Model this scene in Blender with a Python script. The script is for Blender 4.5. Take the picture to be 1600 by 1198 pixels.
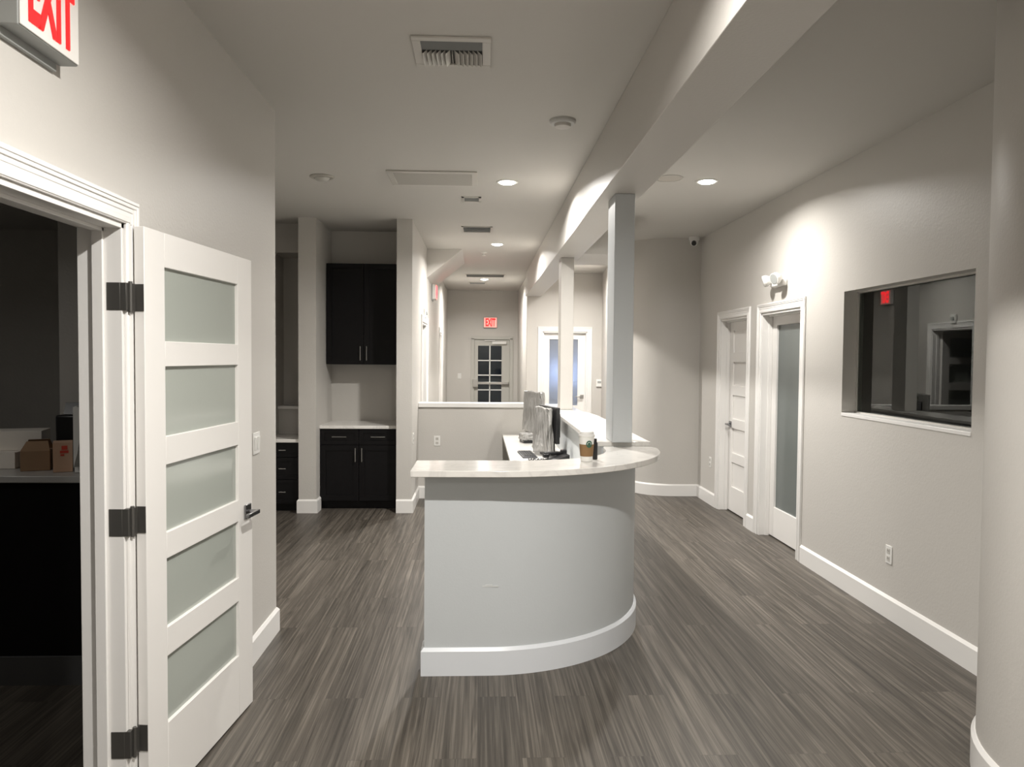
import bpy, bmesh, math, random
from mathutils import Vector, Matrix
R = math.radians
scn = bpy.context.scene
COL = scn.collection
for o in list(bpy.data.objects):
    bpy.data.objects.remove(o)

# ------------------------------------------------------------------ camera
cam = bpy.data.cameras.new('camera'); camo = bpy.data.objects.new('camera', cam); COL.objects.link(camo)
cam.sensor_width = 36.0; cam.lens = 1180 / 1600 * 36.0; cam.clip_start = 0.02; cam.clip_end = 100
r_ = Vector((0.99907372, -0.04230941, 0.00784925)); u_ = Vector((-0.00638241, 0.03469371, 0.99937761)); f_ = Vector((0.04255539, 0.99850201, -0.03439154))
m = Matrix((r_, u_, -f_)).transposed().to_4x4(); m.translation = (0, 0, 1.62)
camo.matrix_world = m
scn.camera = camo

# ------------------------------------------------------------------ view, world
scn.view_settings.view_transform = 'Standard'; scn.view_settings.look = 'None'
scn.view_settings.gamma = 1.0; scn.view_settings.use_curve_mapping = False
scn.view_settings.exposure = 0.77
w = bpy.data.worlds.new('night'); scn.world = w; w.use_nodes = True
w.node_tree.nodes['Background'].inputs[0].default_value = (0.02, 0.03, 0.06, 1)
w.node_tree.nodes['Background'].inputs[1].default_value = 0.25

# ------------------------------------------------------------------ ceiling lamps (positions; fittings are built below)
LAMP_COL = (1.0, 0.966, 0.918)
CEIL = 3.03
LIT = [  # x, y, power, label
    (0.25, 1.62, 58, 'lit round recessed light in the ceiling over the entry, before the desk'),
    (0.21, 6.12, 50, 'lit round recessed light beside the ceiling beam, above the reception desk'),
    (0.205, 9.45, 50, 'lit round recessed light at the start of the hallway, behind the low partition'),
    (0.07, 13.70, 44, 'lit round recessed light farthest down the hallway near the exit door'),
    (1.79, 5.975, 28, 'lit round recessed light right of the beam, before the glass door'),
    (1.50, 11.1, 40, 'lit round recessed light in the side passage behind the curved wall'),
    (0.25, -1.9, 34, 'lit round recessed light behind the entry'),
    (-2.85, 2.85, 2.3, 'added unseen fill light in the side room behind the open door'),  # made-up lamp, added to brighten the boxes on the side room counter
]

# ------------------------------------------------------------------ materials
MATS = {}
def mat(name, col, rough=0.5, metal=0.0, spec=0.5, bump=0.0, bscale=200.0, emit=None, estr=0.0, coat=0.0, var=0.0, vscale=3.0):
    if name in MATS: return MATS[name]
    M = bpy.data.materials.new(name); M.use_nodes = True
    nt = M.node_tree; b = nt.nodes['Principled BSDF']
    b.inputs['Base Color'].default_value = (*col, 1); b.inputs['Roughness'].default_value = rough
    b.inputs['Metallic'].default_value = metal; b.inputs['Specular IOR Level'].default_value = spec
    if coat: b.inputs['Coat Weight'].default_value = coat
    if emit:
        b.inputs['Emission Color'].default_value = (*emit, 1); b.inputs['Emission Strength'].default_value = estr
    tc = nt.nodes.new('ShaderNodeTexCoord')
    n = nt.nodes.new('ShaderNodeTexNoise'); n.inputs['Scale'].default_value = bscale; n.inputs['Detail'].default_value = 3
    nt.links.new(tc.outputs['Object'], n.inputs['Vector'])
    if bump:
        bp = nt.nodes.new('ShaderNodeBump'); bp.inputs['Strength'].default_value = bump; bp.inputs['Distance'].default_value = 0.004
        nt.links.new(n.outputs['Fac'], bp.inputs['Height']); nt.links.new(bp.outputs['Normal'], b.inputs['Normal'])
    if var:
        n2 = nt.nodes.new('ShaderNodeTexNoise'); n2.inputs['Scale'].default_value = vscale; n2.inputs['Detail'].default_value = 4
        nt.links.new(tc.outputs['Object'], n2.inputs['Vector'])
        mx = nt.nodes.new('ShaderNodeMix'); mx.data_type = 'RGBA'
        mx.inputs[6].default_value = (*[c * (1 - var) for c in col], 1); mx.inputs[7].default_value = (*[min(1, c * (1 + var)) for c in col], 1)
        nt.links.new(n2.outputs['Fac'], mx.inputs[0]); nt.links.new(mx.outputs[2], b.inputs['Base Color'])
    MATS[name] = M
    return M

wall_m = mat('wall_paint', (0.56, 0.538, 0.503), 0.42, bump=0.22, bscale=75, spec=0.4)
desk_m = mat('desk_paint', (0.565, 0.59, 0.60), 0.5, bump=0.10, bscale=90, spec=0.4)
ceil_m = mat('ceiling_paint', (0.58, 0.562, 0.528), 0.8, bump=0.05, bscale=60, spec=0.3)
trim_m = mat('trim_white', (0.80, 0.785, 0.76), 0.32, spec=0.5)
door_m = mat('door_white', (0.80, 0.78, 0.75), 0.38, spec=0.5)
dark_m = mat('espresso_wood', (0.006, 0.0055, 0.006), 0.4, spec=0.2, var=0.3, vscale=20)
kick_m = mat('toe_kick', (0.008, 0.008, 0.008), 0.6)
steel_m = mat('brushed_nickel', (0.55, 0.54, 0.52), 0.3, metal=1.0)
hinge_m = mat('hinge_bronze', (0.14, 0.135, 0.125), 0.42, metal=0.75)
chrome_m = mat('chrome', (0.6, 0.6, 0.6), 0.15, metal=1.0)
plast_m = mat('white_plastic', (0.78, 0.77, 0.74), 0.35)
black_m = mat('black_plastic', (0.012, 0.012, 0.013), 0.35)
rub_m = mat('grey_slot', (0.08, 0.08, 0.08), 0.7)
vent_m = mat('vent_enamel', (0.55, 0.53, 0.49), 0.4)
ventd_m = mat('vent_dark', (0.05, 0.05, 0.045), 0.8)
card_m = mat('cardboard', (0.30, 0.19, 0.11), 0.85, var=0.15, vscale=8)
cardl_m = mat('cardboard_light', (0.62, 0.40, 0.27), 0.85, var=0.1, vscale=8)
paper_m = mat('white_card', (0.85, 0.80, 0.73), 0.7)
redp_m = mat('red_print', (0.65, 0.06, 0.03), 0.6)
lens_m = mat('lamp_lens', (0.9, 0.9, 0.88), 0.5, emit=(1.0, 0.96, 0.88), estr=14)
lensoff_m = mat('lamp_lens_off', (0.55, 0.54, 0.50), 0.3)
exit_m = mat('exit_letters', (0.8, 0.02, 0.02), 0.4, emit=(1.0, 0.006, 0.008), estr=1.1)
exitface_m = mat('exit_face', (0.80, 0.78, 0.74), 0.35)
exitglow_m = mat('exit_letters_bright', (0.8, 0.02, 0.02), 0.4, emit=(1.0, 0.02, 0.03), estr=5.0)
exitfar_m = mat('exit_face_glowing', (0.85, 0.6, 0.55), 0.4, emit=(1.0, 0.20, 0.16), estr=0.55)
greyp_m = mat('grey_enamel', (0.33, 0.34, 0.33), 0.45)
cup_m = mat('cup_paper', (0.80, 0.79, 0.75), 0.45)
sleeve_m = mat('cup_sleeve', (0.24, 0.14, 0.06), 0.8, bump=0.3, bscale=120)
green_m = mat('cup_green', (0.02, 0.10, 0.06), 0.5)
redalarm_m = mat('alarm_red', (0.45, 0.10, 0.06), 0.4)
cable_m = mat('keyboard_dark', (0.05, 0.05, 0.055), 0.45)
fardoor_m = mat('exit_door_paint', (0.50, 0.49, 0.45), 0.45)

def marble():
    M = bpy.data.materials.new('quartz_white'); M.use_nodes = True; nt = M.node_tree; b = nt.nodes['Principled BSDF']
    b.inputs['Roughness'].default_value = 0.16; b.inputs['Specular IOR Level'].default_value = 0.5
    tc = nt.nodes.new('ShaderNodeTexCoord'); mp = nt.nodes.new('ShaderNodeMapping'); mp.inputs['Scale'].default_value = (1.6, 3.2, 1)
    mp.inputs['Rotation'].default_value = (0, 0, R(25))
    nt.links.new(tc.outputs['Object'], mp.inputs['Vector'])
    n = nt.nodes.new('ShaderNodeTexNoise'); n.inputs['Scale'].default_value = 2.2; n.inputs['Detail'].default_value = 7; n.inputs['Distortion'].default_value = 1.5
    nt.links.new(mp.outputs[0], n.inputs['Vector'])
    cr = nt.nodes.new('ShaderNodeValToRGB'); e = cr.color_ramp.elements
    e[0].position = 0.0; e[0].color = (0.80, 0.78, 0.74, 1); e[1].position = 1.0; e[1].color = (0.80, 0.78, 0.74, 1)
    for p, c in ((0.46, (0.80, 0.78, 0.74, 1)), (0.50, (0.72, 0.70, 0.665, 1)), (0.54, (0.80, 0.78, 0.74, 1))):
        x = e.new(p); x.color = c
    nt.links.new(n.outputs['Fac'], cr.inputs[0]); nt.links.new(cr.outputs[0], b.inputs['Base Color'])
    return M
quartz_m = marble()

def floor_mat():
    M = bpy.data.materials.new('vinyl_plank'); M.use_nodes = True; nt = M.node_tree; b = nt.nodes['Principled BSDF']; L = nt.links.new
    tc = nt.nodes.new('ShaderNodeTexCoord')
    mp = nt.nodes.new('ShaderNodeMapping'); mp.inputs['Rotation'].default_value = (0, 0, R(90)); L(tc.outputs['Object'], mp.inputs['Vector'])
    br = nt.nodes.new('ShaderNodeTexBrick'); L(mp.outputs[0], br.inputs['Vector'])
    br.inputs['Scale'].default_value = 1.0; br.inputs['Brick Width'].default_value = 1.5; br.inputs['Row Height'].default_value = 0.18
    br.inputs['Mortar Size'].default_value = 0.0012; br.inputs['Mortar Smooth'].default_value = 0.1; br.inputs['Bias'].default_value = 0.0
    br.inputs['Color1'].default_value = (0, 0, 0, 1); br.inputs['Color2'].default_value = (1, 1, 1, 1); br.inputs['Mortar'].default_value = (0.5, 0.5, 0.5, 1)
    br.offset = 0.37; br.offset_frequency = 2
    # per-plank random offset of the grain
    sep = nt.nodes.new('ShaderNodeVectorMath'); sep.operation = 'SCALE'; sep.inputs['Scale'].default_value = 37.0; L(br.outputs['Color'], sep.inputs[0])
    add = nt.nodes.new('ShaderNodeVectorMath'); add.operation = 'ADD'; L(tc.outputs['Object'], add.inputs[0]); L(sep.outputs[0], add.inputs[1])
    m2 = nt.nodes.new('ShaderNodeMapping'); m2.inputs['Scale'].default_value = (46, 0.6, 1); L(add.outputs[0], m2.inputs['Vector'])
    n = nt.nodes.new('ShaderNodeTexNoise'); n.inputs['Scale'].default_value = 1.0; n.inputs['Detail'].default_value = 5; n.inputs['Roughness'].default_value = 0.7; n.inputs['Distortion'].default_value = 0.6
    L(m2.outputs[0], n.inputs['Vector'])
    m3 = nt.nodes.new('ShaderNodeMapping'); m3.inputs['Scale'].default_value = (6.5, 0.30, 1); L(add.outputs[0], m3.inputs['Vector'])
    n3 = nt.nodes.new('ShaderNodeTexNoise'); n3.inputs['Scale'].default_value = 1.6; n3.inputs['Detail'].default_value = 2; n3.inputs['Distortion'].default_value = 1.0
    L(m3.outputs[0], n3.inputs['Vector'])
    # cathedral rings from banded low noise
    mu = nt.nodes.new('ShaderNodeMath'); mu.operation = 'MULTIPLY'; mu.inputs[1].default_value = 42.0; L(n3.outputs['Fac'], mu.inputs[0])
    si = nt.nodes.new('ShaderNodeMath'); si.operation = 'SINE'; L(mu.outputs[0], si.inputs[0])
    ma = nt.nodes.new('ShaderNodeMath'); ma.operation = 'MULTIPLY_ADD'; ma.inputs[1].default_value = 0.05; L(si.outputs[0], ma.inputs[0]); L(n.outputs['Fac'], ma.inputs[2])
    m4 = nt.nodes.new('ShaderNodeMapping'); m4.inputs['Scale'].default_value = (190, 1.6, 1); L(add.outputs[0], m4.inputs['Vector'])
    n4 = nt.nodes.new('ShaderNodeTexNoise'); n4.inputs['Scale'].default_value = 1.0; n4.inputs['Detail'].default_value = 2; L(m4.outputs[0], n4.inputs['Vector'])
    ma2 = nt.nodes.new('ShaderNodeMath'); ma2.operation = 'MULTIPLY_ADD'; ma2.inputs[1].default_value = 0.32; L(n4.outputs['Fac'], ma2.inputs[0]); L(ma.outputs[0], ma2.inputs[2])
    sb = nt.nodes.new('ShaderNodeMath'); sb.operation = 'ADD'; sb.inputs[1].default_value = -0.16; L(ma2.outputs[0], sb.inputs[0])
    cr = nt.nodes.new('ShaderNodeValToRGB'); e = cr.color_ramp.elements
    e[0].position = 0.28; e[0].color = (0.038, 0.033, 0.026, 1); e[1].position = 0.72; e[1].color = (0.165, 0.146, 0.121, 1)
    x = e.new(0.5); x.color = (0.085, 0.0735, 0.0605, 1)
    L(sb.outputs[0], cr.inputs[0])
    # plank tone
    sx = nt.nodes.new('ShaderNodeSeparateColor'); L(br.outputs['Color'], sx.inputs[0])
    mr = nt.nodes.new('ShaderNodeMapRange'); mr.inputs['To Min'].default_value = 0.82; mr.inputs['To Max'].default_value = 1.16; L(sx.outputs[0], mr.inputs['Value'])
    vm = nt.nodes.new('ShaderNodeVectorMath'); vm.operation = 'SCALE'; L(cr.outputs[0], vm.inputs[0]); L(mr.outputs[0], vm.inputs['Scale'])
    mx = nt.nodes.new('ShaderNodeMix'); mx.data_type = 'RGBA'; L(br.outputs['Fac'], mx.inputs[0]); L(vm.outputs[0], mx.inputs[6]); mx.inputs[7].default_value = (0.07, 0.06, 0.05, 1)
    L(mx.outputs[2], b.inputs['Base Color'])
    b.inputs['Roughness'].default_value = 0.42; b.inputs['Specular IOR Level'].default_value = 0.35
    bp = nt.nodes.new('ShaderNodeBump'); bp.inputs['Strength'].default_value = 0.12; bp.inputs['Distance'].default_value = 0.002
    L(sb.outputs[0], bp.inputs['Height']); L(bp.outputs[0], b.inputs['Normal'])
    return M
floor_m = floor_mat()

def frosted(name, col, trans=0.35, rough=0.25):
    M = bpy.data.materials.new(name); M.use_nodes = True; nt = M.node_tree; L = nt.links.new
    for n in list(nt.nodes):
        if n.type == 'BSDF_PRINCIPLED': nt.nodes.remove(n)
    out = nt.nodes['Material Output']
    d = nt.nodes.new('ShaderNodeBsdfDiffuse'); d.inputs[0].default_value = (*col, 1)
    t = nt.nodes.new('ShaderNodeBsdfTranslucent'); t.inputs[0].default_value = (*col, 1)
    g = nt.nodes.new('ShaderNodeBsdfGlossy'); g.inputs['Roughness'].default_value = rough
    a = nt.nodes.new('ShaderNodeMixShader'); a.inputs[0].default_value = trans; L(d.outputs[0], a.inputs[1]); L(t.outputs[0], a.inputs[2])
    fr = nt.nodes.new('ShaderNodeFresnel'); fr.inputs[0].default_value = 1.5
    c = nt.nodes.new('ShaderNodeMixShader'); L(fr.outputs[0], c.inputs[0]); L(a.outputs[0], c.inputs[1]); L(g.outputs[0], c.inputs[2])
    L(c.outputs[0], out.inputs[0])
    return M
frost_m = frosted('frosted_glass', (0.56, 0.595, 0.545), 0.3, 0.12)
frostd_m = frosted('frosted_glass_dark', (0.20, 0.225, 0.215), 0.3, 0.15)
frostb_m = frosted('frosted_glass_backlit', (0.62, 0.66, 0.72), 0.75, 0.3)

def clear_glass():
    M = bpy.data.materials.new('window_glass'); M.use_nodes = True; nt = M.node_tree; L = nt.links.new
    for n in list(nt.nodes):
        if n.type == 'BSDF_PRINCIPLED': nt.nodes.remove(n)
    out = nt.nodes['Material Output']
    t = nt.nodes.new('ShaderNodeBsdfTransparent'); t.inputs[0].default_value = (0.62, 0.66, 0.64, 1)
    g = nt.nodes.new('ShaderNodeBsdfGlossy'); g.inputs['Roughness'].default_value = 0.01; g.inputs[0].default_value = (0.9, 0.92, 0.9, 1)
    fr = nt.nodes.new('ShaderNodeFresnel'); fr.inputs[0].default_value = 1.5
    c = nt.nodes.new('ShaderNodeMixShader'); L(fr.outputs[0], c.inputs[0]); L(t.outputs[0], c.inputs[1]); L(g.outputs[0], c.inputs[2])
    L(c.outputs[0], out.inputs[0])
    return M
glass_m = clear_glass()

def film():
    M = bpy.data.materials.new('plastic_film'); M.use_nodes = True; nt = M.node_tree; L = nt.links.new
    for n in list(nt.nodes):
        if n.type == 'BSDF_PRINCIPLED': nt.nodes.remove(n)
    out = nt.nodes['Material Output']
    t = nt.nodes.new('ShaderNodeBsdfTransparent'); t.inputs[0].default_value = (0.95, 0.95, 0.95, 1)
    d = nt.nodes.new('ShaderNodeBsdfDiffuse'); d.inputs[0].default_value = (0.46, 0.45, 0.43, 1)
    g = nt.nodes.new('ShaderNodeBsdfGlossy'); g.inputs['Roughness'].default_value = 0.15
    a = nt.nodes.new('ShaderNodeMixShader'); a.inputs[0].default_value = 0.7; L(t.outputs[0], a.inputs[1]); L(d.outputs[0], a.inputs[2])
    c = nt.nodes.new('ShaderNodeMixShader'); c.inputs[0].default_value = 0.15; L(a.outputs[0], c.inputs[1]); L(g.outputs[0], c.inputs[2])
    tc = nt.nodes.new('ShaderNodeTexCoord'); mp = nt.nodes.new('ShaderNodeMapping'); mp.inputs['Scale'].default_value = (30, 30, 6); L(tc.outputs['Object'], mp.inputs[0])
    n = nt.nodes.new('ShaderNodeTexNoise'); n.inputs['Scale'].default_value = 1.0; n.inputs['Detail'].default_value = 3; L(mp.outputs[0], n.inputs['Vector'])
    bp = nt.nodes.new('ShaderNodeBump'); bp.inputs['Strength'].default_value = 1.0; bp.inputs['Distance'].default_value = 0.05; L(n.outputs[0], bp.inputs['Height'])
    L(bp.outputs[0], g.inputs['Normal']); L(bp.outputs[0], d.inputs['Normal'])
    L(c.outputs[0], out.inputs[0])
    return M
film_m = film()

# ------------------------------------------------------------------ mesh helpers
class MB:
    def __init__(s): s.bm = bmesh.new()
    def box(s, x0, x1, y0, y1, z0, z1, mtx=None):
        if x0 > x1: x0, x1 = x1, x0
        if y0 > y1: y0, y1 = y1, y0
        v = [s.bm.verts.new(p) for p in ((x0,y0,z0),(x1,y0,z0),(x1,y1,z0),(x0,y1,z0),(x0,y0,z1),(x1,y0,z1),(x1,y1,z1),(x0,y1,z1))]
        if mtx is not None:
            for q in v: q.co = mtx @ q.co
        for f in ((0,3,2,1),(4,5,6,7),(0,1,5,4),(1,2,6,5),(2,3,7,6),(3,0,4,7)): s.bm.faces.new([v[i] for i in f])
        return s
    def prism(s, pts, z0, z1):
        a = [s.bm.verts.new((x, y, z0)) for x, y in pts]; b = [s.bm.verts.new((x, y, z1)) for x, y in pts]
        n = len(pts)
        s.bm.faces.new(list(reversed(a))); s.bm.faces.new(b)
        for i in range(n): s.bm.faces.new((a[i], a[(i+1)%n], b[(i+1)%n], b[i]))
        return s
    def poly(s, pts, vec):   # arbitrary planar 3d outline extruded by a vector
        vec = Vector(vec)
        a = [s.bm.verts.new(p) for p in pts]; b = [s.bm.verts.new(Vector(p) + vec) for p in pts]; n = len(pts)
        s.bm.faces.new(list(reversed(a))); s.bm.faces.new(b)
        for i in range(n): s.bm.faces.new((a[i], a[(i+1)%n], b[(i+1)%n], b[i]))
        return s
    def lathe(s, prof, n=32, origin=(0,0,0), axis='Z', close=True):
        rings = []
        for r, z in prof:
            ring = []
            for k in range(n):
                a = 2*math.pi*k/n; p = Vector((r*math.cos(a), r*math.sin(a), z))
                if axis == 'X': p = Vector((p.z, p.x, p.y))
                if axis == 'Y': p = Vector((p.x, p.z, p.y))
                ring.append(s.bm.verts.new(p + Vector(origin)))
            rings.append(ring)
        for i in range(len(rings)-1):
            for k in range(n):
                s.bm.faces.new((rings[i][k], rings[i][(k+1)%n], rings[i+1][(k+1)%n], rings[i+1][k]))
        if close:
            s.bm.faces.new(list(reversed(rings[0]))); s.bm.faces.new(rings[-1])
        return s
    def cyl(s, p0, p1, r, n=16, r1=None):
        p0 = Vector(p0); p1 = Vector(p1); d = (p1-p0); q = d.to_track_quat('Z', 'Y')
        r1 = r if r1 is None else r1
        A, B = [], []
        for k in range(n):
            a = 2*math.pi*k/n; c = Vector((math.cos(a), math.sin(a), 0))
            A.append(s.bm.verts.new(p0 + q @ (c*r))); B.append(s.bm.verts.new(p1 + q @ (c*r1)))
        s.bm.faces.new(list(reversed(A))); s.bm.faces.new(B)
        for k in range(n): s.bm.faces.new((A[k], A[(k+1)%n], B[(k+1)%n], B[k]))
        return s
    def sweep(s, path, prof, closed=False):
        # path: 2d points; prof: (d, z) with d to the LEFT of the walking direction
        P = [Vector(p) for p in path]; n = len(P); rings = []
        for i in range(n):
            if closed: a = (P[i]-P[i-1]).normalized(); b = (P[(i+1)%n]-P[i]).normalized()
            else:
                a = (P[i]-P[i-1]).normalized() if i > 0 else None; b = (P[i+1]-P[i]).normalized() if i < n-1 else None
                a = a or b; b = b or a
            na = Vector((-a.y, a.x)); nb = Vector((-b.y, b.x)); mm = (na+nb); mm = mm / max(0.3, mm.dot(na))
            rings.append([s.bm.verts.new((P[i].x + mm.x*d, P[i].y + mm.y*d, z)) for d, z in prof])
        k = len(prof); rng = range(n if closed else n-1)
        for i in rng:
            for j in range(k):
                s.bm.faces.new((rings[i][j], rings[(i+1)%n][j], rings[(i+1)%n][(j+1)%k], rings[i][(j+1)%k]))
        if not closed:
            s.bm.faces.new(rings[0]); s.bm.faces.new(list(reversed(rings[-1])))
        return s

def build(name, mb, material, parent=None, kind=None, bevel=0.0, seg=2, smooth=True, label=None, cat=None, group=None):
    bm = mb.bm
    bmesh.ops.recalc_face_normals(bm, faces=bm.faces)
    me = bpy.data.meshes.new(name)
    if smooth:
        for f in bm.faces: f.smooth = True
        for e in bm.edges:
            if len(e.link_faces) == 2:
                try: e.smooth = e.calc_face_angle() < R(25)
                except Exception: e.smooth = False
            else: e.smooth = False
    bm.to_mesh(me); bm.free()
    o = bpy.data.objects.new(name, me); COL.objects.link(o)
    if material: me.materials.append(material)
    if parent: o.parent = parent
    if kind: o['kind'] = kind
    if label: o['label'] = label
    if cat: o['category'] = cat
    if group: o['group'] = group
    if bevel:
        b = o.modifiers.new('bevel', 'BEVEL'); b.width = bevel; b.segments = seg; b.limit_method = 'ANGLE'; b.angle_limit = R(40)
        b.harden_normals = False
    return o
def struct(name, mb, material, bevel=0.0, label=None): return build(name, mb, material, kind='structure', bevel=bevel, label=label)
def thing(name, label, cat, loc=(0,0,0), rz=0, group=None, kind=None):
    o = bpy.data.objects.new(name, None); COL.objects.link(o); o.empty_display_size = 0.1
    o.location = loc; o.rotation_euler = (0, 0, rz); o['label'] = label
    if cat: o['category'] = cat
    if group: o['group'] = group
    if kind: o['kind'] = kind
    return o
def copy_tree(o, parent=None):
    c = o.copy(); COL.objects.link(c)
    if parent: c.parent = parent
    for ch in list(o.children): copy_tree(ch, c)
    return c
def disc_arc(cx, cy, rx, ry, a0, a1, n, e=2.0):
    out = []
    for k in range(n+1):
        a = R(a0 + (a1-a0)*k/n); c, s_ = math.cos(a), math.sin(a)
        out.append((cx + rx*math.copysign(abs(c)**(2/e), c), cy + ry*math.copysign(abs(s_)**(2/e), s_)))
    return out
BASE = [(0, 0), (0.016, 0), (0.016, 0.125), (0.004, 0.141), (0, 0.141)]
def rect(t, z0, z1): return [(0, z0), (0, z1), (-t, z1), (-t, z0)]

# ------------------------------------------------------------------ shell
LW, RW, T = -1.188, 2.58, 0.14
struct('floor', MB().box(-5.2, 6.2, -3.2, 17.5, -0.1, 0), floor_m, label='grey-brown wood plank floor')
struct('ceiling', MB().box(-5.2, 6.2, -3.2, 17.5, CEIL, CEIL+0.12), ceil_m, label='flat pale ceiling')
# left wall with the doorway (Y 1.67 .. 2.58)
D1a, D1b, DH = 1.67, 2.58, 2.055
struct('wall_left', MB().box(LW-T, LW, -3.0, D1a, 0, CEIL).box(LW-T, LW, D1a, D1b, DH, CEIL).box(LW-T, LW, D1b, 4.45, 0, CEIL)
       .box(-2.34, LW-T, 4.31, 4.45, 0, CEIL).box(-2.34, -2.22, 4.45, 8.9, 0, CEIL), wall_m)
struct('wall_entry', MB().box(LW-T, 3.2, -3.14, -3.0, 0, CEIL), wall_m)
# side room behind the left doorway
struct('wall_side_room', MB().box(-4.9, -2.34, 5.3, 5.42, 0, 2.46).box(-5.02, -4.9, 0.4, 5.42, 0, 2.46).box(-4.9, LW-T, 0.4, 0.52, 0, 2.46), wall_m)
struct('ceiling', MB().box(-5.02, LW-T, 0.4, 4.31, 2.46, 2.5).box(-5.02, -2.34, 4.31, 5.42, 2.46, 2.5), ceil_m, label='lower ceiling of the dark side room')
# right wall with two doors and the window
o2a, o2b, o3a, o3b = 5.98, 6.84, 7.20, 8.01
w0, w1, wz0, wz1 = 3.85, 5.275, 1.225, 2.105
struct('wall_right', MB()
       .box(RW, RW+T, 3.0, w0, 0, CEIL).box(RW, RW+T, w0, w1, 0, wz0).box(RW, RW+T, w0, w1, wz1, CEIL).box(RW, RW+T, w1, o2a, 0, CEIL)
       .box(RW, RW+T, o2a, o2b, 2.04, CEIL).box(RW, RW+T, o2b, o3a, 0, CEIL).box(RW, RW+T, o3a, o3b, 2.04, CEIL).box(RW, RW+T, o3b, 9.0, 0, CEIL), wall_m)
struct('wall_right_rooms', MB().box(RW+T, 5.6, 2.6, 2.72, 0, CEIL).box(5.6, 5.72, 2.6, 9.2, 0, CEIL).box(RW+T, 5.6, 5.62, 5.74, 0, CEIL)
       .box(RW+T, 5.6, 6.96, 7.08, 0, CEIL).box(RW+T, 5.6, 9.1, 9.2, 0, CEIL), wall_m)
# near rounded wall on the right
rc = disc_arc(2.58, 2.55, 0.68, 0.68, 90, 180, 22)
near_path = rc + [(1.90, -3.0)]
near_poly = [(2.58, 3.23)] + rc[1:] + [(1.90, -3.0), (2.05, -3.0), (2.05, 2.5), (2.2, 2.85), (2.58, 3.05)]
struct('wall_near_right', MB().prism(near_poly, 0, CEIL), wall_m)
# curved wall past the doors
cpath = [(2.72, 8.78), (2.40, 8.78), (2.26, 8.785), (2.14, 8.81), (2.03, 8.86), (1.93, 8.95), (1.85, 9.08), (1.80, 9.24), (1.78, 9.42), (1.79, 9.7), (1.86, 10.6), (2.04, 12.62)]
# smooth it
def smooth(path, it=2):
    for _ in range(it):
        q = [path[0]]
        for a, b in zip(path, path[1:]):
            q += [(a[0]*.75+b[0]*.25, a[1]*.75+b[1]*.25), (a[0]*.25+b[0]*.75, a[1]*.25+b[1]*.75)]
        q.append(path[-1]); path = q
    return path
cpath = smooth(cpath)
struct('wall_curved', MB().sweep(cpath, [(0, 0), (0, CEIL), (-0.14, CEIL), (-0.14, 0)]), wall_m)
# far passage wall with door_6, hallway walls and end wall
pa, pb = 1.045, 1.79
struct('wall_passage', MB().box(0.78, pa, 12.6, 12.74, 0, CEIL).box(pa, pb, 12.6, 12.74, 2.055, CEIL).box(pb, 2.3, 12.6, 12.74, 0, CEIL), wall_m)
struct('wall_hall_right', MB().box(0.80, 0.94, 12.74, 16.05, 0, CEIL), wall_m)
ha, hb, hc, hd = 9.08, 9.93, 12.95, 13.80
struct('wall_hall_left', MB().box(-0.84, -0.70, 7.83, ha, 0, CEIL).box(-0.84, -0.70, ha, hb, 2.04, CEIL).box(-0.84, -0.70, hb, hc, 0, CEIL)
       .box(-0.84, -0.70, hc, hd, 2.04, CEIL).box(-0.84, -0.70, hd, 16.05, 0, CEIL), wall_m)
struct('wall_hall_rooms', MB().box(-3.4, -3.28, 8.8, 12.2, 0, CEIL).box(-3.4, -0.84, 12.1, 12.22, 0, CEIL), wall_m)
ea, eb = -0.14, 0.65
struct('wall_end', MB().box(-0.84, ea, 16.05, 16.19, 0, CEIL).box(ea, eb, 16.05, 16.19, 2.02, CEIL).box(eb, 0.94, 16.05, 16.19, 0, CEIL), wall_m)
# back-left alcoves
struct('wall_stub', MB().box(-1.86, -1.68, 7.83, 8.65, 0, CEIL), wall_m)
struct('wall_alcove', MB().box(-2.22, -0.84, 8.65, 8.78, 0, CEIL), wall_m)
struct('trim_1', MB().box(-2.22, -1.86, 8.40, 8.65, 1.035, 1.065), trim_m, label='thin ledge above the low alcove desk')
struct('wall_alcove_low', MB().box(-2.22, -1.86, 8.44, 8.65, 0, 1.035), wall_m)
struct('wall_alcove_header', MB().box(-2.22, -1.86, 8.2, 8.65, 2.72, CEIL), wall_m)
# beam, columns, cross header, slanted soffit
struct('ceiling_beam', MB().box(0.75, 1.01, -3.0, 12.6, 2.64, CEIL), wall_m, bevel=0.004, label='long painted ceiling beam')
struct('ceiling_header', MB().box(1.01, 1.50, 7.40, 8.28, 2.64, CEIL), wall_m, label='short header joining the beam')
struct('column', MB().box(0.830, 0.955, 4.68, 4.93, 1.093, 2.64), desk_m, bevel=0.004, label='nearer square painted column on the counter')
struct('column', MB().box(0.820, 0.950, 7.68, 7.93, 1.093, 2.64), wall_m, bevel=0.004, label='farther square painted column on the counter')
struct('ceiling_soffit', MB().poly([(-0.70, 9.95, 2.655), (-0.70, 9.95, 3.03), (-0.24, 9.95, 3.03)], (0, 1.5, 0)), wall_m, label='slanted soffit along the hallway')
# low partition
struct('partition', MB().box(-0.70, 0.74, 8.65, 8.77, 0, 1.045), wall_m, label='waist-high partition closing the hallway')
struct('trim_2', MB().box(-0.70, 0.74, 8.62, 8.80, 1.045, 1.097), trim_m, bevel=0.006, label='white cap of the low partition')

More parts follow.
